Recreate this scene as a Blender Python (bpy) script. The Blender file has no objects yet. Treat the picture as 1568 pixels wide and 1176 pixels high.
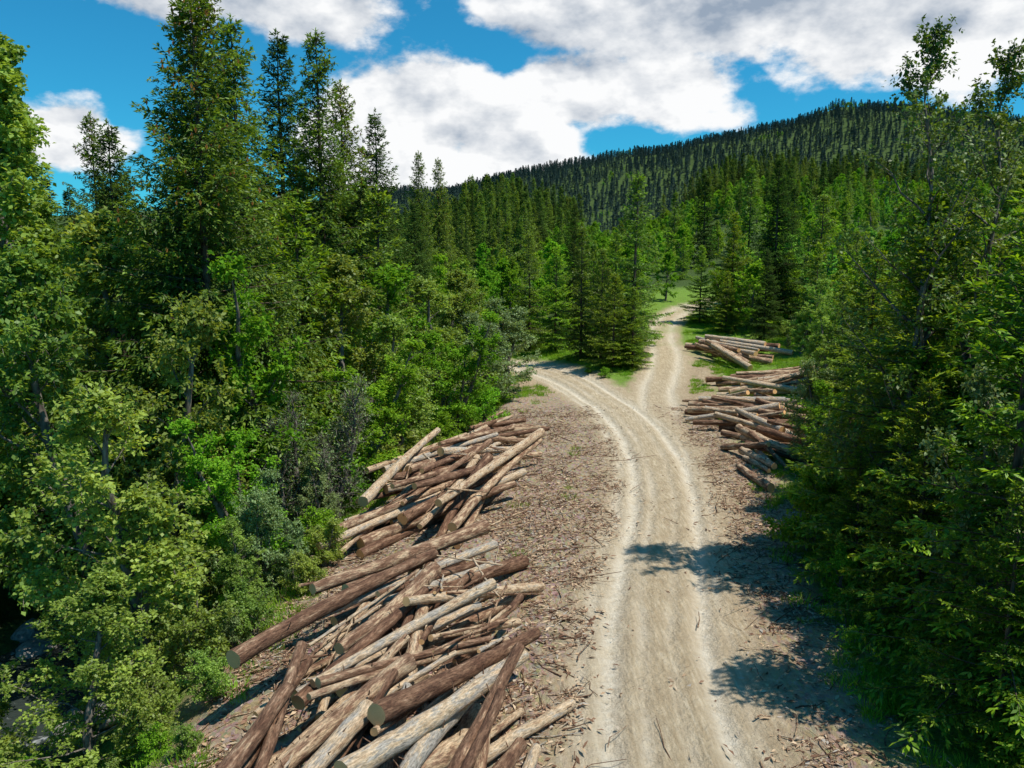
import bpy, math, time
import numpy as np
from mathutils import Vector
T0=time.time()
scene=bpy.context.scene
scene.view_settings.view_transform='Standard'
scene.view_settings.look='None'
scene.view_settings.exposure=0
R0=np.random.default_rng(7)

# ------------------------------------------------------------------ helpers
def sstep(a,b,x):
    t=np.clip((x-a)/(b-a),0,1); return t*t*(3-2*t)
_tab=np.random.default_rng(3).random((256,256))
def vnoise(x,y):
    x=np.asarray(x,float);y=np.asarray(y,float)
    xi=np.floor(x).astype(int);yi=np.floor(y).astype(int)
    fx=x-xi;fy=y-yi;fx=fx*fx*(3-2*fx);fy=fy*fy*(3-2*fy)
    a=_tab[xi&255,yi&255];b=_tab[(xi+1)&255,yi&255];c=_tab[xi&255,(yi+1)&255];d=_tab[(xi+1)&255,(yi+1)&255]
    return (a*(1-fx)+b*fx)*(1-fy)+(c*(1-fx)+d*fx)*fy
def fbm(x,y,o=4):
    s=0;a=.5
    for i in range(o):
        s=s+a*vnoise(x*2**i+17*i,y*2**i+31*i);a*=.5
    return s
def norm(v):
    return v/np.maximum(np.linalg.norm(v,axis=-1,keepdims=True),1e-9)

class MB:
    def __init__(s): s.V=[];s.F=[];s.M=[];s.A=[];s.C=[];s.n=0
    def add(s,V,F,mat=0,attr=.5,lc=None):
        s.V.append(V);s.F.append(F+s.n);s.n+=len(V)
        s.M.append(np.full(len(F),mat,np.int32))
        s.A.append(np.broadcast_to(np.asarray(attr,np.float32),(len(F),)))
        s.C.append(np.zeros((len(V),3)) if lc is None else lc)
    def quads(s,V,mat=0,attr=.5):
        s.add(V,np.arange(len(V)).reshape(-1,4),mat,attr)
    def build(s,name,mats,smooth=True,lc=False):
        V=np.concatenate(s.V).astype(np.float32);F=np.concatenate(s.F).astype(np.int32)
        me=bpy.data.meshes.new(name)
        me.vertices.add(len(V));me.vertices.foreach_set('co',V.ravel())
        me.loops.add(F.size);me.loops.foreach_set('vertex_index',F.ravel())
        me.polygons.add(len(F));me.polygons.foreach_set('loop_start',np.arange(len(F),dtype=np.int32)*4)
        try: me.polygons.foreach_set('loop_total',np.full(len(F),4,np.int32))
        except Exception: pass
        for m in mats: me.materials.append(m)
        me.polygons.foreach_set('material_index',np.concatenate(s.M))
        me.polygons.foreach_set('use_smooth',np.full(len(F),smooth))
        a=me.attributes.new('tint','FLOAT','FACE');a.data.foreach_set('value',np.concatenate(s.A).astype(np.float32))
        if lc:
            c=me.attributes.new('lc','FLOAT_VECTOR','POINT');c.data.foreach_set('vector',np.concatenate(s.C).astype(np.float32).ravel())
        me.update(calc_edges=True)
        return me
_fc={}
def tube(P,R,S):
    P=np.asarray(P,float);K=len(P);R=np.broadcast_to(np.asarray(R,float),(K,))
    T=norm(np.gradient(P,axis=0))
    ref=np.array([0,0,1.]) if abs(T[0,2])<.8 else np.array([1.,0,0])
    n1=norm(np.cross(T,ref));n2=np.cross(T,n1)
    th=np.arange(S)*2*math.pi/S
    V=P[:,None]+R[:,None,None]*(np.cos(th)[None,:,None]*n1[:,None]+np.sin(th)[None,:,None]*n2[:,None])
    if (K,S) not in _fc:
        i,j=np.meshgrid(np.arange(K-1),np.arange(S),indexing='ij');i=i.ravel();j=j.ravel();k=(j+1)%S
        _fc[(K,S)]=np.stack([i*S+j,i*S+k,(i+1)*S+k,(i+1)*S+j],1)
    return V.reshape(-1,3),_fc[(K,S)]
def leafq(C,D,L,W,N,fold=.18,mid=.45):
    D=norm(D);side=norm(np.cross(D,N));n=np.cross(side,D)
    L=np.broadcast_to(L,(len(C),))[:,None];W=np.broadcast_to(W,(len(C),))[:,None]
    V=np.empty((len(C),4,3))
    V[:,0]=C;V[:,2]=C+D*L-n*L*.12
    V[:,1]=C+D*L*mid+side*W*.5+n*fold*W;V[:,3]=C+D*L*mid-side*W*.5+n*fold*W
    return V.reshape(-1,3)
def newobj(name,me):
    o=bpy.data.objects.new(name,me);scene.collection.objects.link(o);return o

# ------------------------------------------------------------------ materials
def mk(name):
    m=bpy.data.materials.new(name);m.use_nodes=True;nt=m.node_tree
    return m,nt,nt.nodes['Principled BSDF'],nt.nodes['Material Output']
def nd(nt,t,ins=None,**kw):
    n=nt.nodes.new(t)
    for k,v in kw.items(): setattr(n,k,v)
    if ins:
        for k,v in ins.items():
            s=n.inputs[k]
            if hasattr(v,'is_linked') or hasattr(v,'links'): nt.links.new(v,s)
            else: s.default_value=v
    return n
def mth(nt,op,a,b=0.0,c=None,clamp=False):
    n=nt.nodes.new('ShaderNodeMath');n.operation=op;n.use_clamp=clamp
    for i,v in enumerate([a,b]+([c] if c is not None else [])):
        if isinstance(v,(int,float)): n.inputs[i].default_value=v
        else: nt.links.new(v,n.inputs[i])
    return n.outputs[0]
def mix(nt,f,a,b,bt='MIX'):
    n=nt.nodes.new('ShaderNodeMix');n.data_type='RGBA';n.blend_type=bt
    for i,v in ((0,f),(6,a),(7,b)):
        s=n.inputs[i]
        if isinstance(v,(int,float)): s.default_value=v
        elif isinstance(v,tuple): s.default_value=(*v,1) if len(v)==3 else v
        else: nt.links.new(v,s)
    return n.outputs[2]
def ramp(nt,f,pts):
    n=nt.nodes.new('ShaderNodeValToRGB');e=n.color_ramp.elements
    while len(e)<len(pts): e.new(.5)
    for i,(p,c) in enumerate(pts):
        e[i].position=p;e[i].color=(*c,1) if isinstance(c,tuple) else (c,c,c,1)
    nt.links.new(f,n.inputs[0]);return n.outputs[0]
def leafmat(name,dark,light,tr=.3,vr=.22,hr=.035,rough=.5,gloss=True):
    m,nt,b,o=mk(name)
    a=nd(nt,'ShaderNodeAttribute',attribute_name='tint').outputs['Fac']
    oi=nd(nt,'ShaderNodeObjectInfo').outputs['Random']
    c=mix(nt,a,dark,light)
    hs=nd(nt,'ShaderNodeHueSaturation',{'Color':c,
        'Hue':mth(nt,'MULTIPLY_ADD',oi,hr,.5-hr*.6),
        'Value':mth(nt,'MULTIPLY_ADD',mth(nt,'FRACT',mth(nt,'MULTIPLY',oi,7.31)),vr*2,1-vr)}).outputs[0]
    if gloss:
        nt.links.new(hs,b.inputs['Base Color']);b.inputs['Roughness'].default_value=rough
        b.inputs['Specular IOR Level'].default_value=.35;base=b.outputs[0]
    else:
        nt.nodes.remove(b);base=nd(nt,'ShaderNodeBsdfDiffuse',{'Color':hs}).outputs[0]
    if tr>0:
        t=nd(nt,'ShaderNodeBsdfTranslucent',{'Color':mix(nt,1.0,hs,(1.7,1.5,.6),'MULTIPLY')})
        mx=nd(nt,'ShaderNodeMixShader',{0:tr,1:base,2:t.outputs[0]})
        base=mx.outputs[0]
    nt.links.new(base,o.inputs[0])
    return m
def barkmat(name,c1,c2,sc=6):
    m,nt,b,o=mk(name)
    tc=nd(nt,'ShaderNodeTexCoord').outputs['Object']
    mp=nd(nt,'ShaderNodeMapping',{'Vector':tc,'Scale':(sc,sc,sc*.25)}).outputs[0]
    n=nd(nt,'ShaderNodeTexNoise',{'Vector':mp,'Scale':2.,'Detail':2.}).outputs[0]
    nt.links.new(nd(nt,'ShaderNodeBsdfDiffuse',{'Color':ramp(nt,n,[(.35,c1),(.65,c2)])}).outputs[0],o.inputs[0])
    return m
M_bark=barkmat('spruce_bark',(.05,.035,.025),(.16,.12,.09))
M_abark=barkmat('alder_bark',(.07,.06,.05),(.24,.21,.18))
M_ndl=leafmat('spruce_needles',(.065,.13,.018),(.28,.42,.04),.3)
M_ndlY=leafmat('young_spruce_needles',(.075,.17,.010),(.36,.53,.025),.36)
M_ndlD=leafmat('dark_conifer_needles',(.045,.09,.026),(.14,.235,.045),.22,gloss=False)
M_cone=leafmat('spruce_cones',(.18,.08,.025),(.36,.18,.05),0,gloss=False)
M_alder=leafmat('alder_leaves',(.13,.21,.032),(.37,.51,.09),.37)
M_alderB=leafmat('bright_leaves',(.09,.22,.016),(.28,.53,.045),.38,gloss=False)
M_sapl=leafmat('birch_leaves',(.06,.11,.02),(.17,.27,.04),.25)
M_grey=leafmat('willow_leaves',(.13,.20,.07),(.33,.46,.18),.3)
M_far=leafmat('hazed_distant_needles',(.065,.105,.10),(.105,.165,.135),0,.2,.03,gloss=False)  # bluish aerial haze of the far mountain is painted into this needle colour
M_farB=leafmat('distant_leaves',(.12,.25,.04),(.29,.50,.08),.28,.25,.05,gloss=False)
M_grass=leafmat('grass_blades',(.10,.24,.015),(.30,.50,.05),.3,gloss=False)

def logmat():
    m,nt,b,o=mk('log_bark')
    t=nd(nt,'ShaderNodeAttribute',attribute_name='tint').outputs['Fac']
    lc=nd(nt,'ShaderNodeAttribute',attribute_name='lc').outputs['Vector']
    v1=nd(nt,'ShaderNodeMapping',{'Vector':lc,'Scale':(10,10,2.2)}).outputs[0]
    v2=nd(nt,'ShaderNodeMapping',{'Vector':lc,'Scale':(34,34,9)}).outputs[0]
    n1=nd(nt,'ShaderNodeTexNoise',{'Vector':v1,'Scale':1.,'Detail':5.,'Roughness':.68}).outputs[0]
    n2=nd(nt,'ShaderNodeTexNoise',{'Vector':v2,'Scale':1.,'Detail':5.,'Roughness':.72}).outputs[0]
    k=mth(nt,'ADD',t,mth(nt,'MULTIPLY',mth(nt,'SUBTRACT',n1,.5),2.1),clamp=True)
    c=ramp(nt,k,[(0.,(.125,.062,.038)),(.3,(.25,.138,.083)),(.47,(.36,.225,.145)),(.54,(.54,.37,.225)),(.8,(.66,.50,.335)),(1.,(.44,.39,.33))])
    c=mix(nt,.95,c,ramp(nt,n2,[(.32,.32),(.68,1.4)]),'MULTIPLY')
    nt.links.new(c,b.inputs['Base Color']);b.inputs['Roughness'].default_value=.85;b.inputs['Specular IOR Level'].default_value=.2
    bp=nd(nt,'ShaderNodeBump',{'Height':n2,'Strength':1.,'Distance':.045});nt.links.new(bp.outputs[0],b.inputs['Normal'])
    return m
def endmat():
    m,nt,b,o=mk('cut_wood_end')
    lc=nd(nt,'ShaderNodeAttribute',attribute_name='lc').outputs['Vector']
    sx=nd(nt,'ShaderNodeSeparateXYZ',{0:lc})
    r=mth(nt,'POWER',mth(nt,'ADD',mth(nt,'POWER',sx.outputs[0],2.),mth(nt,'POWER',sx.outputs[1],2.)),.5)
    n=nd(nt,'ShaderNodeTexNoise',{'Vector':lc,'Scale':9.,'Detail':4.}).outputs[0]
    w=mth(nt,'SINE',mth(nt,'MULTIPLY_ADD',r,260.,mth(nt,'MULTIPLY',n,9.)))
    c=mix(nt,mth(nt,'MULTIPLY_ADD',w,.25,.4),(.90,.53,.23),(.74,.36,.11))
    c=mix(nt,mth(nt,'MULTIPLY',n,.25),c,(.42,.30,.19))
    nt.links.new(c,b.inputs['Base Color']);b.inputs['Roughness'].default_value=.85
    return m
M_log=logmat();M_end=endmat()

# ------------------------------------------------------------------ terrain functions
def edgeL(y): return np.interp(y,[0,20,26,32,41,55,62,70,90],[-5,-4.9,-4.2,-2.7,-.2,.6,-2,-8,-8])
def edgeR(y): return np.interp(y,[0,12,19,27.5,32,44,50,60,80],[5.3,5.5,6.8,8.9,9.3,10.6,12.5,14,18])
def ridge(x): return np.interp(x,[-1200,-600,-67,47,194,293,362,411,600,1200],[40,50,84,110,134,154,177,172,148,80])
MAIN=[(2.6,4),(2.67,11.7),(3.1,15.5),(3.65,19),(4.75,24),(5.4,27.5),(5.9,32.3),(6.1,38),(5.7,44),(4.7,49),(3.2,55),(1.2,60.5),(-2.5,64.5),(-9,67),(-20,68)]
BRAN=[(7.0,36),(7.6,41),(9.0,49),(10.6,55),(11.6,60),(12.2,66),(13.6,72),(15.6,78),(19,84),(26,90)]
def dense(P,n=8):
    P=np.array(P,float);o=[]
    for i in range(len(P)-1):
        p0=P[max(i-1,0)];p1=P[i];p2=P[i+1];p3=P[min(i+2,len(P)-1)]
        for k in range(n):
            t=k/n;o.append(.5*((2*p1)+(-p0+p2)*t+(2*p0-5*p1+4*p2-p3)*t*t+(-p0+3*p1-3*p2+p3)*t**3))
    o.append(P[-1]);return np.array(o)
MAINd=dense(MAIN,5);BRANd=dense(BRAN,5)
def pdist(x,y,P):
    best=np.full(x.shape,1e9);sg=np.zeros(x.shape)
    for a,b in zip(P[:-1],P[1:]):
        d=b-a;L2=d@d
        t=np.clip(((x-a[0])*d[0]+(y-a[1])*d[1])/L2,0,1)
        ex=x-a[0]-t*d[0];ey=y-a[1]-t*d[1];q=np.hypot(ex,ey)
        s=np.sign(d[1]*ex-d[0]*ey);m=q<best
        best=np.where(m,q,best);sg=np.where(m,s*q,sg)
    return sg
YK=[46,60,80,150,300,450]
def base_h(x,y):
    x=np.asarray(x,float);y=np.asarray(y,float)
    L=edgeL(y)-x
    fade=1-sstep(42,58,y)
    g=-3.7*sstep(0,6,L)-.7*(1-sstep(.8,2.6,np.abs(x+13.4)))+3.2*sstep(15.5,26,-x)
    g=g*fade
    u=x/np.maximum(y,20);kf=sstep(85,170,y)
    w=sstep(.0,.15,u)*(1-kf)+sstep(.10,.30,u)*kf
    rg=ridge(x)
    iR=np.array([0,1.25,3,10.5,34,26]);iL=np.array([0,0,.4,4,14,10])
    yy=np.clip(y,0,450)
    hi=np.interp(yy,YK,iR)*w+np.interp(yy,YK,iL)*(1-w)
    # wooded spur on the left of the valley
    hi=hi+9*np.exp(-((x+4)/24)**2-((y-250)/70)**2)
    e=26*w+10*(1-w)
    far=np.where(y>450,(rg-e)*sstep(380,960,y),0)-np.where(y>960,(y-960)*.12,0)
    far=far*sstep(450,520,y)
    h=hi+far+g
    h=h+(fbm(x/40+5,y/40+9)-.47)*sstep(90,300,y)*11
    R=x-edgeR(y)
    h=h+1.0*sstep(1.5,10,R)*(1-sstep(60,100,y))
    return h
def height(x,y,det=True):
    x=np.asarray(x,float);y=np.asarray(y,float)
    h=base_h(x,y)
    out=sstep(0,2,edgeL(y)-x)+sstep(0,2,x-edgeR(y))
    h=h+(fbm(x/2.2,y/2.2)-.47)*(.16+.5*out)+(fbm(x*1.9+7,y*1.9)-.47)*(.10+.15*out)
    return h

def axis(a,b,st,lo,hi,gl,gh):
    c=list(np.arange(a,b,st));s=st;v=c[-1]
    while v<hi: s*=gh;v+=s;c.append(v)
    s=st;v=c[0];l=[]
    while v>lo: s*=gl;v-=s;l.append(v)
    return np.array(l[::-1]+c)
gx=axis(-6,13,.11,-1300,1300,1.06,1.06);gy=axis(9.5,50,.12,-80,1500,1.1,1.045)
GX,GY=np.meshgrid(gx,gy,indexing='ij')
fx=GX.ravel();fy=GY.ravel()
dm=np.full(fx.shape,99.);db=np.full(fx.shape,99.)
nearm=(np.abs(fx-4)<32)&(fy>-10)&(fy<110)
dm[nearm]=pdist(fx[nearm],fy[nearm],MAINd);db[nearm]=pdist(fx[nearm],fy[nearm],BRANd)
def rut(d,c,w): return np.exp(-((d-c)/w)**2)
wob=(fbm(fx*.3,fy*.25)-.47)*.5
wob2=(fbm(fx*.9+5,fy*.5)-.47)*.35
brk=.45+.55*sstep(.38,.55,fbm(fx*.8+20,fy*.35))
d1=dm+wob*.5+wob2*.3
rutv=np.maximum.reduce([rut(d1,-1.05,.26),rut(d1,.98,.22),.6*rut(d1,-.45+wob,.14)*brk,.5*rut(d1,.3+wob2,.12)*brk,.6*rut(d1,1.4+wob,.13)*brk,.7*rut(d1,-1.6-wob2,.2)*brk])
bfad=sstep(37,45,fy)
rutb=np.maximum(rut(db+wob,-.85,.3),rut(db+wob,.85,.3))*.7*bfad
trk=np.maximum(rutv,rutb)
roadm=np.maximum(1-sstep(1.4,2.7,np.abs(dm)),.8*bfad*(1-sstep(1.0,2.1,np.abs(db))))
fz=height(fx,fy)
lat=(fbm(fx*3.1,fy*3.1)-.47)
bz=base_h(fx,fy)
fz=bz+(fz-bz)*(1-.7*roadm)
fz=fz-.12*np.maximum(rutv,rutb*.8)+.03*roadm*(1-trk)*rut(np.minimum(abs(dm),abs(db)),.6,.5)+lat*.10*(1-.6*roadm)
green=np.clip(sstep(.2,2.2,edgeL(fy)-fx)+sstep(.0,1.8,fx-edgeR(fy)),0,1)
isl=sstep(1.3,2.4,dm)*sstep(1.3,2.4,-db)*sstep(46,50,fy)
green=np.clip(np.maximum(green,isl)+sstep(54,66,fy)*(1-roadm),0,1)*(1-roadm)
green=np.clip(green+(fbm(fx*.8,fy*.8)-.5)*1.2*(green>.02)*(green<.98),0,1)
debris=sstep(1.1,2.6,-dm)*(1-green)*(fy<48)+.7*sstep(1.4,2.6,dm)*(1-green)*(fy<45)
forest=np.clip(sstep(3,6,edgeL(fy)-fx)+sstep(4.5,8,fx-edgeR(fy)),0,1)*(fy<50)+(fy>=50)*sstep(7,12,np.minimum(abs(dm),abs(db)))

def groundmat():
    m,nt,b,o=mk('dirt_ground')
    P=nd(nt,'ShaderNodeNewGeometry').outputs['Position']
    A=lambda n:nd(nt,'ShaderNodeAttribute',attribute_name=n).outputs['Fac']
    def noise(s,d=6.,r=.6,v=P): return nd(nt,'ShaderNodeTexNoise',{'Vector':v,'Scale':s,'Detail':d,'Roughness':r}).outputs[0]
    n2=noise(6.,7.,.7);n5=noise(1.7,3.,.6)
    st=nd(nt,'ShaderNodeMapping',{'Vector':P,'Rotation':(0,0,.25),'Scale':(9,1.0,4)}).outputs[0]
    n4=noise(1.4,4.,.65,st)
    vo=nd(nt,'ShaderNodeTexVoronoi',{'Vector':nd(nt,'ShaderNodeMapping',{'Vector':P,'Rotation':(0,0,.5),'Scale':(14,7,7)}).outputs[0],'Scale':1.})
    dirt=ramp(nt,n2,[(.25,(.23,.16,.095)),(.5,(.43,.325,.205)),(.72,(.59,.48,.33))])
    dirt=mix(nt,mth(nt,'MULTIPLY',n5,.45),dirt,(.34,.24,.145))
    chips=mix(nt,.6,ramp(nt,n2,[(.3,(.07,.043,.026)),(.44,(.23,.15,.09)),(.56,(.46,.34,.215)),(.7,(.68,.56,.40))]),
              mix(nt,.8,vo.outputs['Color'],(.34,.235,.14)))
    c=mix(nt,mth(nt,'MULTIPLY',mth(nt,'MULTIPLY',A('debris'),ramp(nt,n5,[(.3,.55),(.55,1.)])),.94,clamp=True),dirt,chips)
    rd=ramp(nt,n4,[(.3,(.40,.305,.19)),(.5,(.56,.45,.30)),(.68,(.71,.60,.43))])
    rd=mix(nt,ramp(nt,n5,[(.4,0.),(.65,.6)]),rd,(.40,.30,.185))
    c=mix(nt,mth(nt,'MULTIPLY',A('road'),.85),c,rd)
    tk=ramp(nt,n2,[(.3,(.60,.51,.38)),(.7,(.86,.78,.64))])
    c=mix(nt,mth(nt,'MULTIPLY',A('track'),ramp(nt,n5,[(.3,.45),(.6,.95)])),c,tk)
    gr=ramp(nt,n2,[(.3,(.09,.14,.02)),(.55,(.17,.30,.035)),(.75,(.26,.29,.08))])
    gf=mth(nt,'MULTIPLY_ADD',mth(nt,'SUBTRACT',n2,.5),1.5,A('green'),clamp=True)
    gf=mth(nt,'MULTIPLY',gf,mth(nt,'GREATER_THAN',A('green'),.03))
    c=mix(nt,gf,c,gr)
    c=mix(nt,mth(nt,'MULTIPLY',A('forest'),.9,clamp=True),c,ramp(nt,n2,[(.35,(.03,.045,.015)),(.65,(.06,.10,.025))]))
    nt.links.new(c,b.inputs['Base Color']);b.inputs['Roughness'].default_value=.95;b.inputs['Specular IOR Level'].default_value=.15
    bp=nd(nt,'ShaderNodeBump',{'Height':n2,'Strength':1.,'Distance':.16});nt.links.new(bp.outputs[0],b.inputs['Normal'])
    return m
M_ground=groundmat()
nx,ny=len(gx),len(gy)
I,J=np.meshgrid(np.arange(nx-1),np.arange(ny-1),indexing='ij')
I=I.ravel();J=J.ravel()
quads=np.stack([I*ny+J,(I+1)*ny+J,(I+1)*ny+J+1,I*ny+J+1],1)
isroad=(roadm[quads].max(1)>.02)
VV=np.stack([fx,fy,fz],1)
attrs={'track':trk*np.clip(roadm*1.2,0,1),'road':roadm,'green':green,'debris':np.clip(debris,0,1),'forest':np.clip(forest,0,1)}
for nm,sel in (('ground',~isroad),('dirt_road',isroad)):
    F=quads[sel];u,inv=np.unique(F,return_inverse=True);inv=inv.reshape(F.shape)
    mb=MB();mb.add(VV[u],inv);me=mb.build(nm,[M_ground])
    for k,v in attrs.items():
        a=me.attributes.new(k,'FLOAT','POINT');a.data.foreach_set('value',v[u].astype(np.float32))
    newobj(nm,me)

# ------------------------------------------------------------------ tree generators
def spruce(name,seed,H,R,dz=.38,tsp=.15,tuft=.13,tstep=.085,per=2,low=.05,droop=.25,prof=.85,gap=.12,mats=None,cones=0,hang=.25,tw=.36,nb=(4,8),tmin=.1):
    r=np.random.default_rng(seed);mb=MB()
    K=10;zz=np.linspace(-.3,H,K)
    P=np.stack([np.cumsum(r.normal(0,.02,K)),np.cumsum(r.normal(0,.02,K)),zz],1)
    rad=(.010*H+.02)*(1-np.linspace(0,1,K))**.9+.008
    V,F=tube(P,rad,7);mb.add(V,F,0)
    S=[];D=[];LN=[];TT=[];CP=[]
    z=low*H
    while z<H*.985:
        t=z/H
        cx=np.interp(z,zz,P[:,0]);cy=np.interp(z,zz,P[:,1])
        wl=r.uniform(.85,1.12)
        for b in range(int(r.integers(*nb))):
            if r.random()<gap: continue
            L=R*((1-t)**prof)*min(1,.6+t*3)*r.uniform(.6,1.15)*wl+.12
            az=r.uniform(0,2*math.pi);e0=-.12+.85*t**1.4+r.normal(0,.09)
            s=np.linspace(0,1,6);ben=r.normal(0,.12)
            o=np.array([math.cos(az),math.sin(az)]);pr=np.array([-o[1],o[0]])
            hx=L*s*math.cos(e0)
            Pb=np.empty((6,3));Pb[:,:2]=np.array([cx,cy])+o*hx[:,None]+pr*(ben*L*s**2)[:,None]
            Pb[:,2]=z+r.normal(0,.08*dz)+L*(math.sin(e0)*s-droop*(1-t)*s**2+.14*s**3)
            V,F=tube(Pb,np.linspace(.011*L+.005,.003,6),3);mb.add(V,F,0)
            n=max(3,int(L/tsp));ss=np.clip(np.linspace(.08,1,n)+r.normal(0,.02,n),.03,1)
            ss=np.repeat(ss,2);sd=np.tile([1,-1],n)
            pos=np.stack([np.interp(ss,s,Pb[:,k]) for k in range(3)],1)
            tg=norm(np.gradient(Pb,axis=0));tg=norm(np.stack([np.interp(ss,s,tg[:,k]) for k in range(3)],1))
            sv=norm(np.cross(tg,[0,0,1.]))*sd[:,None]
            an=r.uniform(.7,1.15,len(ss))[:,None]
            d=tg*np.cos(an)+sv*np.sin(an);d[:,2]-=r.uniform(.0,1.,len(ss))*hang*(1-t*.7)*2
            ln=(tmin*(1-.5*t)+tw*L*(1.02-ss)**.75)*r.uniform(.6,1.2,len(ss));ln=np.minimum(ln,.9)
            S.append(pos);D.append(norm(d));LN.append(ln);TT.append(ss)
            S.append(Pb[-2:-1]);D.append(norm(Pb[-1:]-Pb[-2:-1]));LN.append(np.array([L*.25+.05]));TT.append(np.array([1.]))
            if cones and t>.6 and r.random()<.5:
                CP.append(Pb[-2]+r.normal(0,.08,3));CP.append(Pb[-1]+r.normal(0,.08,3))
        z+=dz*r.uniform(.75,1.2)*(.55+.45*(1-t))
    S.append(P[-2:-1]*[1,1,0]+[[0,0,H*.97]]);D.append(np.array([[0,0,1.]]));LN.append(np.array([H*.05]));TT.append(np.array([1.]))
    S=np.concatenate(S);D=np.concatenate(D);LN=np.concatenate(LN);TT=np.concatenate(TT)
    n=np.maximum(1,np.ceil(LN/tstep)).astype(int)*per
    ix=np.repeat(np.arange(len(S)),n);u=r.random(len(ix))
    C=S[ix]+D[ix]*(LN[ix]*u)[:,None];C[:,2]-=LN[ix]*hang*u**2
    dd=D[ix]+r.normal(0,.42,(len(ix),3));dd[:,2]-=.15
    N=np.array([0,0,1.])+r.normal(0,.55,(len(ix),3))
    V=leafq(C,dd,tuft*r.uniform(.7,1.35,len(ix)),tuft*.34*r.uniform(.8,1.3,len(ix)),N,.1,.5)
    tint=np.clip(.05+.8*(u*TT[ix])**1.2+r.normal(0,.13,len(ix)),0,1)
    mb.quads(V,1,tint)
    if CP:
        CP=np.array(CP);nn=len(CP)
        for k in range(2):
            a=k*1.57;N=np.tile([math.cos(a),math.sin(a),0.],(nn,1))
            mb.quads(leafq(CP,np.tile([0,0,-1.],(nn,1)),.17,.06,N,0,.5),2,r.random(nn))
    return mb.build(name,mats or [M_bark,M_ndl,M_cone])

def broadleaf(name,seed,H,R,base=.12,nl=30,ns=9,nt=6,lpt=10,leaf=.115,stems=1,mats=None,up=.3,tk=.02,sh=.9,spread=.5):
    r=np.random.default_rng(seed);mb=MB();S=[];D=[];LN=[];CT=[]
    for st in range(stems):
        a=r.uniform(0,6.28);ld=r.uniform(.0,.10) if stems==1 else r.uniform(.15,.4)
        Hs=H*(1 if st==0 else r.uniform(.65,.95))
        K=9;q=np.linspace(0,1,K)
        P=np.stack([math.cos(a)*ld*Hs*q**1.2*.7+np.cumsum(r.normal(0,.012*H,K)),math.sin(a)*ld*Hs*q**1.2*.7+np.cumsum(r.normal(0,.012*H,K)),-.3+q*(Hs+.1)],1)
        P[0,:2]*=.3
        V,F=tube(P,tk*Hs*(1-q)**.8+.007,7);mb.add(V,F,0)
        for i in range(nl//stems):
            u=(i+r.random())/(nl//stems);t=base+(1-base)*u*.97
            p0=np.array([np.interp(t,q,P[:,k]) for k in range(3)])
            env=R*max(.12,(1-abs(2*u*.93-.72)**2.3/1.9))*(1-u**5*.75)*(sh if stems==1 else sh*.75)
            L=env*r.uniform(.6,1.15);az=i*2.4+r.normal(0,.5);el=up+.75*u+r.normal(0,.15)
            d=np.array([math.cos(az)*math.cos(el),math.sin(az)*math.cos(el),math.sin(el)])
            s=np.linspace(0,1,5);Pl=p0+d*(L*s)[:,None]+np.cumsum(r.normal(0,.035*L,(5,3)),0);Pl[0]=p0
            Pl[:,2]+=L*.1*s**2
            V,F=tube(Pl,np.linspace(.014*L+.008,.004,5),4);mb.add(V,F,0)
            cl=r.normal(0,.11)
            for j in range(ns):
                sj=.2+.8*(j+r.random())/ns
                q0=np.array([np.interp(sj,s,Pl[:,k]) for k in range(3)])
                d2=norm(d*.7+r.normal(0,.65,3)*[1,1,.6]+[0,0,.1])
                L2=(.38*L*(1.15-sj)+.22)*r.uniform(.7,1.2)
                P2=q0+d2*(L2*np.linspace(0,1,3))[:,None];P2[2,2]-=.06*L2
                V,F=tube(P2,[.008,.006,.003],3);mb.add(V,F,0)
                w=r.random(nt)
                S.append(q0+(P2[2]-q0)*(w**.7)[:,None]);D.append(norm(d2*.7+r.normal(0,.6,(nt,3))))
                LN.append(r.uniform(.15,.42,nt)*(.6+.4*min(1.5,R/2.5)));CT.append(np.full(nt,cl+r.normal(0,.08)))
    S=np.concatenate(S);D=np.concatenate(D);LN=np.concatenate(LN);CT=np.concatenate(CT)
    V=leafq(S,D,LN,.012,np.tile([0,0,1.],(len(S),1)),0);mb.quads(V,0)
    ix=np.repeat(np.arange(len(S)),lpt);n=len(ix);u=r.random(n)
    C=S[ix]+D[ix]*(LN[ix]*u)[:,None]+r.normal(0,.035,(n,3))
    dd=D[ix]*.5+r.normal(0,.6,(n,3));dd[:,2]-=.2
    N=np.array([0,0,1.])+r.normal(0,.55,(n,3))
    V=leafq(C,dd,leaf*r.uniform(.6,1.25,n),leaf*.68*r.uniform(.8,1.2,n),N,.12,.5)
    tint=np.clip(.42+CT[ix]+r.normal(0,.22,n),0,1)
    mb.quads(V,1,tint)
    return mb.build(name,mats or [M_abark,M_alder])

sp=[M_bark,M_ndl,M_cone];spY=[M_bark,M_ndlY,M_cone];spD=[M_bark,M_ndlD,M_cone]
P={}
od=dict(tsp=.19,tuft=.15,tstep=.1,tmin=.2)
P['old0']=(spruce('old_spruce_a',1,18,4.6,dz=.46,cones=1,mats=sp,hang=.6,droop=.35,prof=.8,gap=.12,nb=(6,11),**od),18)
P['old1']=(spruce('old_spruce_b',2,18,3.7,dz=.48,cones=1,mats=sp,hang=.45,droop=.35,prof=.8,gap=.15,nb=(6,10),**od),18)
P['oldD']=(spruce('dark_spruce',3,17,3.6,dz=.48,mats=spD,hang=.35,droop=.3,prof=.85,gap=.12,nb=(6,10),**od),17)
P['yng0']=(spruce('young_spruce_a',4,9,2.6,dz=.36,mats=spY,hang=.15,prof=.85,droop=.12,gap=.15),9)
P['yng1']=(spruce('young_spruce_b',5,9,2.4,dz=.38,mats=spY,hang=.2,prof=.8,droop=.2,gap=.15),9)
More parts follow.
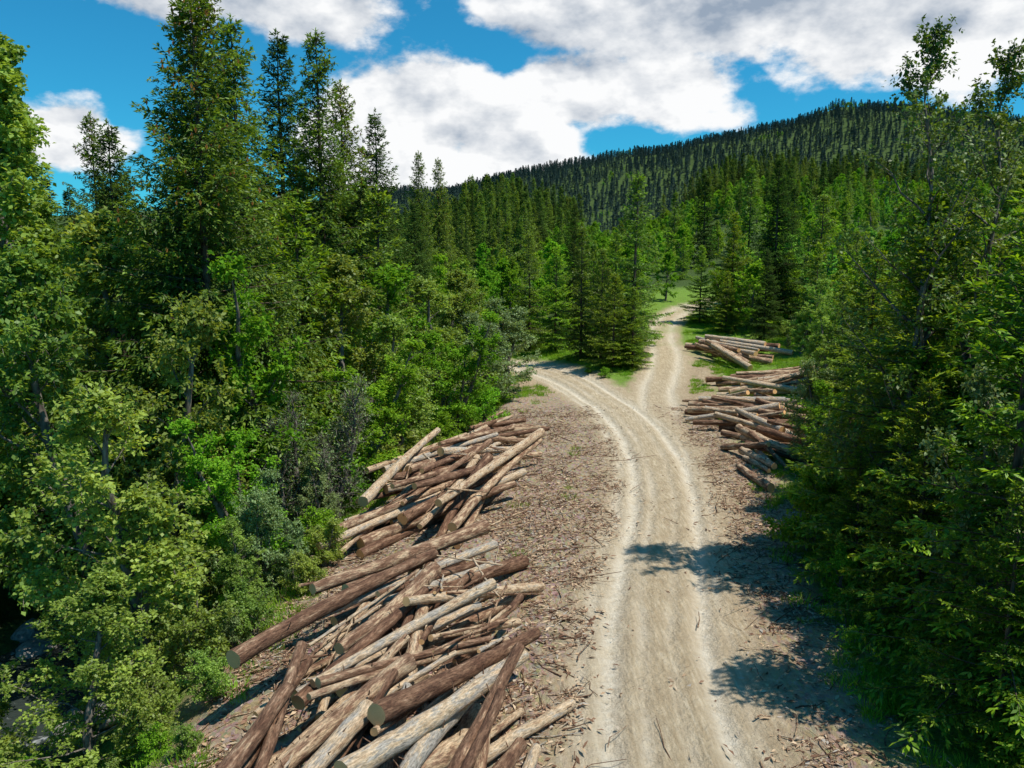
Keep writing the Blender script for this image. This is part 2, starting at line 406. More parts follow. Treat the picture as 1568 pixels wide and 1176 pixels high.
P['yng2']=(spruce('young_spruce_c',6,9,2.2,dz=.36,mats=sp,hang=.2,prof=.85,droop=.15),9)
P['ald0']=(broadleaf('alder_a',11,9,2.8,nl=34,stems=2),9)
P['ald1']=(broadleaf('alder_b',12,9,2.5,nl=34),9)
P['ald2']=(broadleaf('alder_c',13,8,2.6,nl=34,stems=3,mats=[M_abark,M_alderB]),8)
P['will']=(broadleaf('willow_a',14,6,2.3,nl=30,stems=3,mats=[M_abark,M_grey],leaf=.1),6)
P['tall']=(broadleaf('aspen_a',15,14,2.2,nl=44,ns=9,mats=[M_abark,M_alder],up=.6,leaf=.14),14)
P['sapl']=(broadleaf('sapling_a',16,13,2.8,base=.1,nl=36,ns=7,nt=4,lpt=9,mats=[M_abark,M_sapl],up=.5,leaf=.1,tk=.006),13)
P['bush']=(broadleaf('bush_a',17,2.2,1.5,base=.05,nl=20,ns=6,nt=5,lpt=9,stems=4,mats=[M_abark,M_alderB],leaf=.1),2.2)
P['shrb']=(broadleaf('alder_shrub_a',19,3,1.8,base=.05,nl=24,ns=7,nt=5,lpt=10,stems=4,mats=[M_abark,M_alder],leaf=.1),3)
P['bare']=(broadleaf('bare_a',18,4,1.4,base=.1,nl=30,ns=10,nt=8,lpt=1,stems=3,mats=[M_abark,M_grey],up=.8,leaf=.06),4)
md=dict(tsp=.3,tuft=.3,tstep=.22,per=2,tmin=.2)
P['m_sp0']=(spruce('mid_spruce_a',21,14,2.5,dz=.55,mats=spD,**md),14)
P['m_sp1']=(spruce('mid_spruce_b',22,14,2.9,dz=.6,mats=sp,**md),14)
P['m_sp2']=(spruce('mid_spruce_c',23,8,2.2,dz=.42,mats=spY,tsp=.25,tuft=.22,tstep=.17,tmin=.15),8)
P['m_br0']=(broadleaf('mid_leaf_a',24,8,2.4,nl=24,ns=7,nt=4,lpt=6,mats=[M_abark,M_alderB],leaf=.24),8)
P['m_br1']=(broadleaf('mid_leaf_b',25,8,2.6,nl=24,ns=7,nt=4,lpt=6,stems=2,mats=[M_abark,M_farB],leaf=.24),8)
for i in range(3):
    P['f_sp%d'%i]=(spruce('far_spruce_%d'%i,31+i,13,2.6+.3*i,dz=.8,tsp=.6,tuft=.7,tstep=.5,per=2,mats=[M_bark,M_far,M_cone],nb=(4,6)),13)
P['f_br']=(broadleaf('far_leaf',35,9,3,nl=14,ns=5,nt=3,lpt=4,mats=[M_abark,M_farB],leaf=.75),9)
print('protos',time.time()-T0)

# ------------------------------------------------------------------ named trees
NAME={'old':'spruce_tree','yng':'young_spruce_tree','ald':'alder_tree','wil':'willow_shrub','tal':'aspen_tree','sap':'birch_sapling','bus':'bush','shr':'alder_shrub','bar':'bare_shrub','m_s':'spruce_tree','m_b':'alder_tree'}
occ=[]
def put(k,x,y,ztop,w=1.,rot=None,z=None):
    me,H=P[k];g=float(base_h(x,y)) if z is None else z
    s=(ztop-g)/H
    o=newobj(NAME[k[:3]],me);o.location=(x,y,g-.05)
    ws=s*w
    o.scale=(ws,ws,s);o.rotation_euler=(0,0,R0.uniform(0,6.28) if rot is None else rot)
    occ.append((x,y))
# left bank
put('ald0',-8.2,17.2,5.9,1.25);put('ald1',-7.6,13.2,2.6,1.5);put('ald2',-6.9,20.5,4.3,1.2)
put('ald1',-12.2,21.5,8.4,1.0);put('ald0',-16.5,24,9.5,1.1);put('ald2',-7.8,25,8.2,1.0)
put('tall',-17.5,29,16.5,1.25);put('tall',-20.5,33,17,1.2);put('ald0',-10,21.5,7.4,1.);put('ald1',-12.5,26.5,9.5,1.1)
put('ald0',-10.6,14.5,1.6,1.3);put('will',-5.9,15.8,.9,1.1);put('ald0',-6.1,17.6,2.2,1.2);put('ald1',-9.3,12.2,2.0,1.2)
put('will',-5.6,19.3,1.6);put('bush',-5.2,17.2,.0);put('bush',-5.4,21.5,1.3);put('will',-5.6,22.8,2.6,.9)
put('bare',-5.7,24.5,4.6,1.1);put('bare',-6.1,22.6,4.2,1.);put('will',-6.4,19.2,3.0,1.)
put('ald2',-5.6,27.8,5.3,1.2);put('ald0',-4.6,32.5,6.2,1.35);put('ald2',-2.9,36,5.8,1.2);put('ald1',-6.5,30.5,8.2,1.2)
put('yng1',-8,30,10.2,1.1);put('ald2',-7.2,35,9.6,1.2);put('yng2',-6.8,40,11.5,1.3)
put('will',-1.4,45,5.2,1.4);put('will',-.6,50,5.8,1.4);put('ald0',-3,43,7.5,1.3);put('ald1',-2.6,52,7.5,1.4);put('bush',-1.4,40.5,1.8,1.2);put('bush',-3,34,1.6,1.2)
put('ald0',-9.5,29.5,8,1.2)
for (x,y,z) in [(-5.6,14.0,1.0),(-5.4,12.2,.6),(-5.5,16.2,1.3),(-6.2,11.2,.4),(-6.3,13.0,1.0),(-5.0,18.6,1.2),(-6.4,15.3,1.6),(-5.0,20.4,1.4)]: put('shrb',x,y,z,1.1)
put('old0',-9.4,24.8,15.8,1.1,.5);put('old1',-10.6,32,17.2,1.1);put('old0',-13.2,36,20,1.);put('old1',-8.8,38,18.3,1.05)
put('oldD',-11.6,42,19.3,1.05);put('old1',-9.0,44,17.4,1.0);put('oldD',-8.3,50,17.0,1.05);put('old1',-7,62,16.2,.85);put('old1',-5.9,66,16.2,.85)
put('old1',-17.7,35,14.2,.9);put('oldD',-14.5,30,13,1.);put('oldD',-10,47,14,1.1);put('oldD',-13,50,15,1.1);put('oldD',-7.9,43,12.5,1.1)
put('oldD',-6.5,55,12,1.1);put('ald2',-5,57,8.5,1.4)
# island and centre
put('yng2',8.8,58.5,14.2,1.05);put('yng0',6.9,54.5,7.2,1.25);put('yng2',5.2,60,10.6,1.0);put('yng0',8.2,54.5,6.3,1.1);put('yng2',6.4,57.5,9.0,1.0)
put('yng1',9.6,63,8.5,1.1);put('yng0',3.6,66,9.2,1.1);put('yng2',1.5,70,10.5,1.1);put('oldD',5.5,72,13.2,.9);put('yng0',9.0,70,10.5,1.2);put('bush',6.1,52,1.2,1.2);put('bush',5.2,54,1.2,1.2)
# right of the branch
put('yng0',17.0,73,9.4,1.1);put('yng0',19.6,72,12.2,1.1);put('oldD',22.4,69,16.6,1.1);put('yng2',25.0,66,13.4,1.2)
put('yng0',18.0,67.5,7.2,1.2);put('ald0',20.2,56,7.0,1.3);put('yng2',22.5,60,8.5,1.3);put('ald2',19.8,51,5.3,1.1);put('oldD',19.8,63,9,1.2)
put('ald0',17.5,44,5.6,1.2);put('yng2',18.5,45,7.4,1.3);put('yng0',15.8,35.5,5.6,1.25);put('ald1',17.2,35,7.4,1.2)
# right near
put('yng0',10.1,19.4,9.6,1.4);put('yng1',8.7,13.4,9.2,1.2);put('sapl',9.9,19.6,13.7,1.0);put('sapl',11.6,19.6,13.2,1.1)
put('yng0',8.0,12.2,4.6,1.2);put('will',9.0,14.6,6.2,.8);put('yng0',12.2,24,9.1,1.4);put('yng1',13.2,29.5,8.4,1.4)
put('ald2',12.3,20,10.2,1.1);put('yng1',11.6,16.0,11.8,1.1);put('ald0',13.8,22.5,10.8,1.0);put('yng0',10.4,11.6,7.5,1.);put('tall',14.0,19.5,12.0,1.1)
put('yng0',8.7,16.4,5.6,1.3);put('yng1',9.3,21.8,4.9,1.4);put('yng0',8.5,19.0,3.6,1.3);put('yng0',14.6,26,9.6,1.3)
put('bush',8.4,21.5,2.2,1.0);put('bush',7.9,18.3,1.3,.9);put('bush',10.0,25.5,1.6,1.1);put('will',11.8,30.5,4.3,1.1);put('ald2',11.2,27,4.6,1.1);put('bush',7.0,15.6,.6,.8)

# ------------------------------------------------------------------ instanced vegetation
def instancer(name,pts,scl,rotz,idx,protos):
    col=bpy.data.collections.new(name+'_forms')
    for i,(me,nm) in enumerate(protos):
        o=bpy.data.objects.new('%02d_%s'%(i,nm),me);col.objects.link(o)
    me=bpy.data.meshes.new(name);n=len(pts)
    me.vertices.add(n);me.vertices.foreach_set('co',np.asarray(pts,np.float32).ravel())
    a=me.attributes.new('scl','FLOAT_VECTOR','POINT');a.data.foreach_set('vector',np.asarray(scl,np.float32).ravel())
    rr=np.zeros((n,3),np.float32);rr[:,2]=rotz
    a=me.attributes.new('rot','FLOAT_VECTOR','POINT');a.data.foreach_set('vector',rr.ravel())
    a=me.attributes.new('idx','INT','POINT');a.data.foreach_set('value',np.asarray(idx,np.int32))
    o=newobj(name,me)
    g=bpy.data.node_groups.new(name+'_nodes','GeometryNodeTree')
    g.interface.new_socket('Geometry',in_out='INPUT',socket_type='NodeSocketGeometry')
    g.interface.new_socket('Geometry',in_out='OUTPUT',socket_type='NodeSocketGeometry')
    gi=g.nodes.new('NodeGroupInput');go=g.nodes.new('NodeGroupOutput')
    ip=g.nodes.new('GeometryNodeInstanceOnPoints');ci=g.nodes.new('GeometryNodeCollectionInfo')
    ci.inputs['Collection'].default_value=col;ci.inputs['Separate Children'].default_value=True;ci.inputs['Reset Children'].default_value=True
    ip.inputs['Pick Instance'].default_value=True
    def na(n,t):
        x=g.nodes.new('GeometryNodeInputNamedAttribute');x.data_type=t;x.inputs['Name'].default_value=n
        return x.outputs['Attribute']
    L=g.links.new
    L(gi.outputs[0],ip.inputs['Points']);L(ci.outputs[0],ip.inputs['Instance'])
    L(na('idx','INT'),ip.inputs['Instance Index']);L(na('rot','FLOAT_VECTOR'),ip.inputs['Rotation']);L(na('scl','FLOAT_VECTOR'),ip.inputs['Scale'])
    L(ip.outputs[0],go.inputs[0])
    md=o.modifiers.new('instances','NODES');md.node_group=g
    return o
def jgrid(x0,x1,y0,y1,c,r):
    X,Y=np.meshgrid(np.arange(x0,x1,c),np.arange(y0,y1,c));X=X.ravel()+r.uniform(-.45,.45,X.size)*c;Y=Y.ravel()+r.uniform(-.45,.45,Y.size)*c
    return X,Y
def build_forest(name,X,Y,kinds,pick,hts,r,wv=.15):
    H=np.array([P[k][1] for k in kinds])
    s=hts/H[pick];w=s*r.uniform(1-wv,1+wv+.1,len(X))
    Z=base_h(X,Y)-.1
    instancer(name,np.stack([X,Y,Z],1),np.stack([w,w,s],1),r.uniform(0,6.28,len(X)),pick,[(P[k][0],P[k][0].name) for k in kinds])
occ=np.array(occ)
def keepocc(X,Y,d):
    return np.min(np.hypot(X[:,None]-occ[None,:,0],Y[:,None]-occ[None,:,1]),1)>d
# near forest (behind the named trees)
r=np.random.default_rng(50)
X,Y=jgrid(-60,62,18,92,3.6,r)
m=((edgeL(Y)-X>5)|(X-edgeR(Y)>5.5)|((Y>66)&(X>-6)))&keepocc(X,Y,1.8)&(np.abs(X)<.75*Y+8)
m&=(np.abs(pdist(X,Y,MAINd))>4)&(np.abs(pdist(X,Y,BRANd))>3.2)&~((X>-17.5)&(X<-9.5)&(Y<24))
m&=~((X>4)&(X<22)&(Y<67)&(Y>30)&(X-edgeR(Y)<8))
X=X[m];Y=Y[m];n=len(X)
px=X/Y;g=base_h(X,Y)
ht=np.where(X<edgeL(Y),r.uniform(7,11,n),r.uniform(4.5,7.5,n))
ht=np.where((X<-11)&(r.random(n)<.25),r.uniform(12,15,n),ht)
ht=np.where((X>14)&(Y<34),r.uniform(7,10,n),ht)
ht=np.where((px>-.07)&(px<.2)&(Y>64),r.uniform(5,8.5,n),ht)
kinds=['m_sp2','yng1','m_sp1','m_br0','m_br1','ald2','m_sp0']
pk=r.choice(7,n,p=[.26,.03,.14,.25,.22,.07,.03]);pk=np.where(ht>12,6,pk)
build_forest('forest',X,Y,kinds,pk,ht,r)
# mid slope
r=np.random.default_rng(51)
X,Y=jgrid(-190,300,92,330,4.3,r);m=(X>-.3*Y-25)&(X<.72*Y+15);X=X[m];Y=Y[m]
X=np.asarray(X);n=len(X);px=X/Y
dark=((px<.055+.03*np.sin(Y*.03))&(Y>150))|((fbm(X/30,Y/30)>.70)&(Y>120))|((Y>290)&(px>.21))
pk=np.where(dark,r.choice([0,0,1,1],n),r.choice([2,3,3,3,4,4,4],n))
ht=np.where(dark,r.uniform(8,14.5,n),r.uniform(3.2,7.0,n))
ht=np.where(dark&(px<-.06),ht*.75,ht)
ht=np.where((r.random(n)<.015)&~dark,r.uniform(9,12,n),ht);pk=np.where(ht>8.9,np.where(pk>1,1,pk),pk)
keep=(r.random(n)<.93)&~((pk>1)&(fbm(X/18+4,Y/18)<.36))
build_forest('hillside_forest',X[keep],Y[keep],['m_sp0','m_sp1','m_sp2','m_br0','m_br1'],pk[keep],ht[keep],r)
# far mountain
r=np.random.default_rng(52)
X,Y=jgrid(-560,780,470,985,6.7,r);m=(X>-.16*Y-40)&(X<.70*Y+20);X=X[m];Y=Y[m];n=len(X)
clear=(fbm(X/60+3,Y/90+8)>.68)
pk=np.where(clear,3,r.choice(3,n));ht=np.where(clear,r.uniform(3,5,n),r.uniform(5.,9.5,n))
build_forest('distant_mountain_forest',X,Y,['f_sp0','f_sp1','f_sp2','f_br'],pk,ht,r,.25)
# undergrowth
r=np.random.default_rng(53)
X,Y=jgrid(-20,30,10,72,2.0,r)
L=edgeL(Y)-X;Rr=X-edgeR(Y)
m=((L>.8)|(Rr>1.9))&((L<9)&(Rr<9))&(np.abs(pdist(X,Y,MAINd))>2.8)&(np.abs(pdist(X,Y,BRANd))>2.4)&~((X>-16)&(X<-10.8)&(Y<42))&~((Rr>0)&(Rr<6)&(Y>31)&(Y<66))
X=X[m];Y=Y[m];pk=r.choice(3,len(X),p=[.5,.15,.35]);ht=r.uniform(.6,1.5,len(X))
build_forest('undergrowth',X,Y,['bush','will','shrb'],pk,ht,r,.4)
# grass
def tuft(name,seed,n,h,w):
    r=np.random.default_rng(seed);mb=MB();a=r.uniform(0,6.28,n);q=r.random(n)**.5*.22
    C=np.stack([np.cos(a)*q,np.sin(a)*q,np.full(n,-.02)],1)
    D=np.stack([np.cos(a)*.5,np.sin(a)*.5,np.ones(n)],1)+r.normal(0,.25,(n,3))
    mb.quads(leafq(C,D,h*r.uniform(.5,1.2,n),w,r.normal(0,1,(n,3)),.1,.4),0,r.random(n));return mb.build(name,[M_grass])
g1=tuft('grass_tuft_a',1,60,.18,.014);g2=tuft('grass_tuft_b',2,45,.26,.018)
r=np.random.default_rng(54)
X=r.uniform(-8,24,70000);Y=r.uniform(10,76,70000)
L=edgeL(Y)-X;Rr=X-edgeR(Y);rd=np.minimum(np.abs(pdist(X,Y,MAINd))-.4,np.abs(pdist(X,Y,BRANd)))
dens=sstep(-.6,.8,L)*.9+sstep(-.4,1.0,Rr)*1.0
dens=np.where((Y>47)&(rd>2),.8,dens)
dens=dens*(rd>1.9)*(fbm(X*.7,Y*.7)>.44)+.02*(rd>2.2)*(fbm(X*.5+9,Y*.5)>.52)
m=(r.random(len(X))<dens*.5)&(L<4)&(Rr<7);X=X[m];Y=Y[m];s=r.uniform(.5,1.3,len(X))
instancer('grass',np.stack([X,Y,height(X,Y)],1),np.stack([s,s,s],1),r.uniform(0,6.28,len(X)),r.choice(2,len(X)),[(g1,'grass_a'),(g2,'grass_b')])
print('veg',time.time()-T0,len(X))

# ------------------------------------------------------------------ logs
def build_pile(name,specs,x0,x1,y0,y1,seed,cap):
    r=np.random.default_rng(seed);res=.06
    hx=np.arange(x0,x1,res);hy=np.arange(y0,y1,res)
    HM=height(*np.meshgrid(hx,hy,indexing='ij'));mb=MB()
    def solve(cx,cy,an,L,rad):
        d=np.array([math.sin(an),math.cos(an)]);p=np.array([-d[1],d[0]])
        s=np.arange(-L/2,L/2+.01,.07)
        def idx(s,o):
            ax=cx+d[0]*s+p[0]*o;ay=cy+d[1]*s+p[1]*o
            return np.clip(((ax-x0)/res).astype(int),0,len(hx)-1),np.clip(((ay-y0)/res).astype(int),0,len(hy)-1)
        h=np.max([HM[idx(s,o)]-(.3*rad if abs(o)>0 else 0) for o in (-.7*rad,0,.7*rad)],0)
        ks=np.linspace(-.3,.3,61);z0=np.max(h[None]-ks[:,None]*s[None],1);k=int(np.argmin(z0));kk=ks[k];z=z0[k]+rad*.85
        top=max(z-rad-float(base_h(cx,cy)),z+kk*L/2-float(base_h(cx+d[0]*L/2,cy+d[1]*L/2))-.35,z-kk*L/2-float(base_h(cx-d[0]*L/2,cy-d[1]*L/2))-.35)
        return d,p,s,idx,kk,z,top
    for (cx,cy,an,L,rad) in specs:
        best=None
        for tr in range(5):
            c=(cx,cy,an) if tr==0 else (cx+r.normal(0,.25),cy+r.normal(0,.7),an+r.normal(0,.08))
            q=solve(c[0],c[1],c[2],L,rad)
            if best is None or q[6]<best[1][6]: best=(c,q)
        (cx,cy,an),(d,p,s,idx,kk,z,top)=best
        if top>cap: continue
        for o in np.linspace(-rad,rad,7):
            ii=idx(s,o);HM[ii]=np.maximum(HM[ii],z+kk*s+math.sqrt(max(0,rad*rad-o*o))*.9)
        K=13;q=np.linspace(-L/2,L/2,K);bend=r.normal(0,.014)*L
        flip=r.choice([-1,1]);rr=rad*(1-.2*flip*q/(L/2))*(1+r.normal(0,.035,K))
        bb=bend*(1-(2*q/L)**2)+r.normal(0,.009,K)
        Pp=np.stack([cx+d[0]*q+p[0]*bb,cy+d[1]*q+p[1]*bb,z+kk*q],1)
        S=12;V,F=tube(Pp,rr,S);V=V+r.normal(0,rad*.035,V.shape)
        th=np.tile(np.arange(S)*2*math.pi/S,K);off=r.uniform(0,50)
        lc=np.stack([np.cos(th)*np.repeat(rr,S),np.sin(th)*np.repeat(rr,S),np.repeat(q,S)+off],1)
        tint=float(np.clip(r.choice([r.normal(.22,.1),r.normal(.46,.08),r.normal(.75,.13)],p=[.38,.32,.30]),0,1))
        mb.add(V,F,0,tint,lc)
        for e in (0,K-1):
            ring=V[e*S:(e+1)*S];c=ring.mean(0)
            vv=np.concatenate([ring,[c]]);l2=np.concatenate([lc[e*S:(e+1)*S],[[0,0,off]]])
            f=np.array([[S,i,i+1,(i+2)%S] for i in range(0,S,2)])
            if e==0: f=f[:,::-1]
            mb.add(vv,f,1,r.random(),l2)
        for _ in range(int(r.integers(0,8))):
            q1=r.uniform(-L/2,L/2);th1=r.uniform(-1.2,1.2)
            dirv=np.array([p[0]*math.sin(th1),p[1]*math.sin(th1),math.cos(th1)])+np.array([d[0],d[1],0])*r.uniform(-.5,.5)
            pc=np.array([cx+d[0]*q1,cy+d[1]*q1,z+kk*q1])
            V2,F2=tube([pc+dirv*rad*.8,pc+dirv*(rad+r.uniform(.03,.14))],[.014,.007],4);mb.add(V2,F2,0,.3,V2*1.)
    return newobj(name,mb.build(name,[M_log,M_end],lc=True))
r=np.random.default_rng(60);A=math.radians
sp1=[]
for i in range(170):
    y=r.uniform(9.6,17.4);t=(y-9.6)/7.8
    x=r.uniform(-3.9+1.6*t,-.5-.7*t)
    an=r.choice([r.normal(A(32),A(6)),r.normal(A(20),A(6)),r.normal(A(0),A(7))],p=[.56,.27,.17])
    sp1.append((x,y,an,r.uniform(3.,6.2),r.choice([r.uniform(.045,.085),r.uniform(.09,.155)],p=[.35,.65])))
sp1+=[(-2.0,15.,A(32),6.6,.125),(-2.8,13.4,A(34),6.4,.145),(-1.1,17.0,A(2),4.8,.15),(-2.2,18.,A(-4),3.4,.14),(-.3,13.0,A(20),4.2,.08),(-.7,15.6,A(14),5.,.09),(-1.6,14.2,A(30),6.,.13),(-2.4,16.2,A(26),5.4,.14)]
for i in range(80): 
    y=r.uniform(10,18);sp1.append((r.uniform(-3.7,-.2),y,r.normal(A(25),A(28)),r.uniform(1.,3.),r.uniform(.012,.035)))
build_pile('log_pile',sp1,-10,4,4,24,61,1.25)
sp2=[]
for i in range(60):
    y=r.uniform(23.0,29.8);t=(y-23.0)/7;x=r.uniform(-3.9+1.2*t,-1.7+.7*t)
    an=r.choice([r.normal(A(38),A(8)),r.normal(A(20),A(5))],p=[.5,.5])
    sp2.append((x,y,an,r.uniform(3.8,6.6),r.uniform(.08,.155)))
for i in range(14): sp2.append((-2.4+.2*i-.5,25.7+.1*i,r.normal(A(17),A(2.5)),r.uniform(7,8.8),r.uniform(.11,.16)))
for i in range(34): sp2.append((r.uniform(-3.4,0),r.uniform(23,30),r.normal(A(30),A(28)),r.uniform(1.,2.8),r.uniform(.015,.035)))
build_pile('log_pile',sp2,-10,5,17,36,62,1.3)
sp3=[(r.uniform(-2.6,.0),r.uniform(34,38.5),r.normal(A(58),A(12)),r.uniform(2.6,4.4),r.uniform(.07,.14)) for i in range(18)]
build_pile('log_pile',sp3,-7,6,29,44,63,.35)
sp4=[]
for i in range(60):
    y=r.uniform(33.0,43.5);x=float(edgeR(y))+r.uniform(.7,3.6)
    an=r.choice([r.normal(A(-42),A(11)),r.normal(A(-18),A(10)),r.normal(A(-65),A(8))],p=[.6,.2,.2])
    sp4.append((x,y,an,r.uniform(3.,5.2),r.uniform(.09,.17)))
for i in range(9): sp4.append((float(edgeR(32))+r.uniform(.2,1.8),r.uniform(29.5,33.5),r.normal(A(-25),A(18)),r.uniform(2.,3.4),r.uniform(.09,.16)))
build_pile('log_pile',sp4,5,20,26,50,64,.85)
sp5=[(r.uniform(14.2,17.4),r.uniform(46.,50),r.normal(A(-78),A(9)),r.uniform(4,5.5),r.uniform(.11,.17)) for i in range(24)]
build_pile('log_pile',sp5,8,24,42,54,65,.8)
sp6=[(r.uniform(14.8,17.4),r.uniform(55.5,61),r.choice([r.normal(A(-52),A(10)),r.normal(A(-25),A(10))]),r.uniform(3.8,5.6),r.uniform(.12,.2)) for i in range(32)]
build_pile('log_pile',sp6,9,24,49,68,66,.9)

# ------------------------------------------------------------------ wood debris
r=np.random.default_rng(70);mb=MB()
def scat(n):
    Y=10+ (r.random(n)**1.4)*34;X=r.uniform(-6,12,n);L=edgeL(Y)-X;Rr=X-edgeR(Y);d=np.interp(Y,MAINd[:60,1],MAINd[:60,0])
    w=((L<.6)&(Rr<1.6))*(np.where(X<d,sstep(1.2,2.4,d-X),.55*sstep(1.3,2.4,X-d))+.02)*(.3+1.5*(fbm(X*.6,Y*.6)>.46))
    m=r.random(n)<w;return X[m],Y[m]
X,Y=scat(120000);n=len(X);Z=height(X,Y)+r.uniform(-.01,.03,n)
a=r.uniform(0,6.28,n);D=np.stack([np.cos(a),np.sin(a),r.normal(0,.15,n)],1)
mb.quads(leafq(np.stack([X,Y,Z],1),D,r.uniform(.04,.24,n),r.uniform(.02,.075,n),np.array([0,0,1.])+r.normal(0,.3,(n,3)),.1,.5),0,np.clip(r.normal(.46,.3,n),0,1))
X,Y=scat(8000)
for x,y in zip(X,Y):
    L=r.uniform(.2,.8) if r.random()<.93 else r.uniform(.9,1.9);a=r.normal(.9,.8);z=float(height(x,y));s=np.linspace(-.5,.5,4)*L
    Pp=np.stack([x+np.cos(a)*s+r.normal(0,.03,4),y+np.sin(a)*s+r.normal(0,.03,4),z+.02+r.uniform(0,.1)*np.linspace(0,1,4)+r.normal(0,.01,4)],1)
    V,F=tube(Pp,np.linspace(1,.5,4)*r.uniform(.006,.02),4);mb.add(V,F,0,float(np.clip(r.normal(.45,.28),0,1)),V*1.)
newobj('wood_debris',mb.build('wood_debris',[M_log],lc=True))

# ------------------------------------------------------------------ stream and boulders
m,nt,b,o=mk('stream_water')
b.inputs['Roughness'].default_value=.08
Pz=nd(nt,'ShaderNodeNewGeometry').outputs['Position']
nn=nd(nt,'ShaderNodeTexNoise',{'Vector':Pz,'Scale':3.,'Detail':6.,'Distortion':1.}).outputs[0]
nt.links.new(mix(nt,ramp(nt,nn,[(.6,0.),(.72,.8)]),(.035,.045,.04),(.5,.52,.52)),b.inputs['Base Color'])
nt.links.new(nd(nt,'ShaderNodeBump',{'Height':nn,'Strength':.6,'Distance':.12}).outputs[0],b.inputs['Normal'])
mb=MB();ys=np.arange(-60,48,1.);V=np.array([[x,y,-3.85] for y in ys for x in (-16.4,-10.6)])
F=np.array([[2*i,2*i+1,2*i+3,2*i+2] for i in range(len(ys)-1)]);mb.add(V,F);newobj('stream',mb.build('stream',[m]))
m,nt,b,o=mk('river_rock');tc=nd(nt,'ShaderNodeTexCoord').outputs['Object']
nn=nd(nt,'ShaderNodeTexNoise',{'Vector':tc,'Scale':4.,'Detail':7.}).outputs[0]
nt.links.new(ramp(nt,nn,[(.3,(.11,.10,.09)),(.6,(.30,.28,.25)),(.8,(.12,.14,.07))]),b.inputs['Base Color']);b.inputs['Roughness'].default_value=.85
nt.links.new(nd(nt,'ShaderNodeBump',{'Height':nn,'Strength':.6,'Distance':.08}).outputs[0],b.inputs['Normal'])
import bmesh
r=np.random.default_rng(80);rocks=[]
for k in range(3):
    bm=bmesh.new();bmesh.ops.create_icosphere(bm,subdivisions=3,radius=1)
    for v in bm.verts:
        c=v.co;q=1+.35*(float(fbm(c.x*1.3+k*9+5,c.y*1.3+c.z*1.7+8,3))-.45)*2
        v.co=Vector((c.x*q*1.2,c.y*q,c.z*q*.7))
    me=bpy.data.meshes.new('boulder');bm.to_mesh(me);bm.free();me.materials.append(m)
    for p in me.polygons: p.use_smooth=True
    rocks.append(me)
for i in range(30):
    y=r.uniform(13,32);x=-13.4+r.choice([-1,1])*r.uniform(.2,3.2)
    o=newobj('boulder',rocks[i%3]);s=r.uniform(.2,.6);o.scale=(s,s*r.uniform(.8,1.2),s);o.location=(x,y,max(float(base_h(x,y)),-4.1)+.1);o.rotation_euler=(r.normal(0,.2),r.normal(0,.2),r.uniform(0,6))

# ------------------------------------------------------------------ light + sky
EL,AZ=math.radians(64),math.radians(106)
sv=Vector((math.cos(EL)*math.sin(AZ),math.cos(EL)*math.cos(AZ),math.sin(EL)))
ld=bpy.data.lights.new('sun','SUN');ld.energy=5.;ld.angle=math.radians(.5);ld.color=(1,.95,.86)
so=bpy.data.objects.new('sun',ld);scene.collection.objects.link(so);so.rotation_euler=sv.to_track_quat('Z','Y').to_euler();so.location=(30,-20,60)
w=bpy.data.worlds.new('World');scene.world=w;w.use_nodes=True;nt=w.node_tree
for n in list(nt.nodes): nt.nodes.remove(n)
out=nt.nodes.new('ShaderNodeOutputWorld');bg=nt.nodes.new('ShaderNodeBackground');nt.links.new(bg.outputs[0],out.inputs[0]);bg.inputs[1].default_value=.15
sky=nt.nodes.new('ShaderNodeTexSky');sky.sky_type='NISHITA';sky.sun_disc=False;sky.sun_elevation=EL;sky.sun_rotation=AZ;sky.altitude=900;sky.ozone_density=2.
try: w.cycles.sampling_method='NONE'
except Exception as e: print(e)
tc=nt.nodes.new('ShaderNodeTexCoord').outputs['Generated']
BL=[(-6,10.3,8.5,3.8),(-8.5,7.6,8,3.9),(-1,8.6,6,3.4),(4.3,11.4,6,2.8),(17,15.6,18,3.7),(3,17.2,7,2.7),(11,11.6,6,2.9),(27,13.4,11,3.4),(-17,16.2,9,2.4),(-28,7.5,3.5,2.2),(10,22,26,6)]
ns=nd(nt,'ShaderNodeTexNoise',{'Vector':nd(nt,'ShaderNodeMapping',{'Vector':tc,'Scale':(1,1,1.7)}).outputs[0],'Scale':9.,'Detail':9.,'Roughness':.56}).outputs[0]
off=nd(nt,'ShaderNodeVectorMath',{0:tc,1:(.012,0,.024)},operation='ADD').outputs[0]
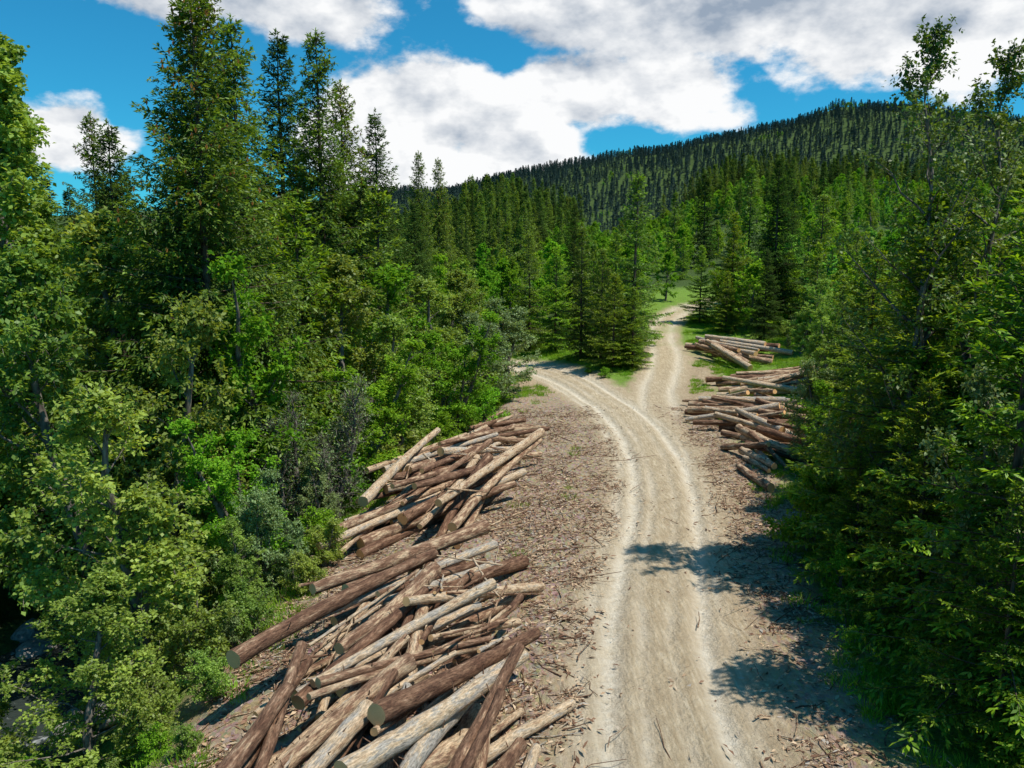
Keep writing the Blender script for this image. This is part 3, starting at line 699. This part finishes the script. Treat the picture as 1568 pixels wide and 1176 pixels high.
ns2=nd(nt,'ShaderNodeTexNoise',{'Vector':nd(nt,'ShaderNodeMapping',{'Vector':off,'Scale':(1,1,1.7)}).outputs[0],'Scale':9.,'Detail':5.,'Roughness':.56}).outputs[0]
s=nd(nt,'ShaderNodeSeparateXYZ',{0:tc})
az=mth(nt,'ARCTAN2',s.outputs[0],s.outputs[1]);el=mth(nt,'ARCSINE',s.outputs[2])
cur=None
for a,e,ra,re in BL:
    a,e,ra,re=[math.radians(q) for q in (a,e,ra,re)]
    u=mth(nt,'MULTIPLY_ADD',az,1/ra,-a/ra);v=mth(nt,'MULTIPLY_ADD',el,1/re,-e/re)
    q=mth(nt,'SUBTRACT',1.,mth(nt,'POWER',mth(nt,'MULTIPLY_ADD',u,u,mth(nt,'MULTIPLY',v,v)),.5))
    cur=q if cur is None else mth(nt,'SMOOTH_MAX',cur,q,.15)
cur=mth(nt,'MAXIMUM',cur,-1.0)
D1=mth(nt,'ADD',cur,mth(nt,'MULTIPLY',mth(nt,'SUBTRACT',ns,.46),2.4))
mr=nd(nt,'ShaderNodeMapRange',{'Value':D1,'From Min':.0,'From Max':.36},interpolation_type='SMOOTHSTEP').outputs[0]
lit=mth(nt,'MULTIPLY_ADD',mth(nt,'SUBTRACT',ns,ns2),3.2,.92)
thick=mth(nt,'MULTIPLY',mth(nt,'SUBTRACT',D1,.45),.24)
hg=nd(nt,'ShaderNodeMapRange',{'Value':el,'From Min':math.radians(11.5),'From Max':math.radians(16),'To Max':.45}).outputs[0]
lit=mth(nt,'SUBTRACT',mth(nt,'SUBTRACT',lit,mth(nt,'MAXIMUM',thick,0.)),hg,clamp=True)
cc=mix(nt,lit,(2.1,2.6,3.3),(6.5,6.55,6.6))
skc=mix(nt,1.0,sky.outputs[0],(.12,.70,.86),'MULTIPLY')
nt.links.new(mix(nt,mr,skc,cc),bg.inputs[0])

# ------------------------------------------------------------------ camera
cd=bpy.data.cameras.new('camera');cd.sensor_width=36;cd.lens=28.24;cd.clip_end=5000;cd.clip_start=.1
co=bpy.data.objects.new('camera',cd);scene.collection.objects.link(co);co.location=(0,0,8);co.rotation_euler=(math.radians(90-8.7),0,0)
scene.camera=co
print('done',time.time()-T0)
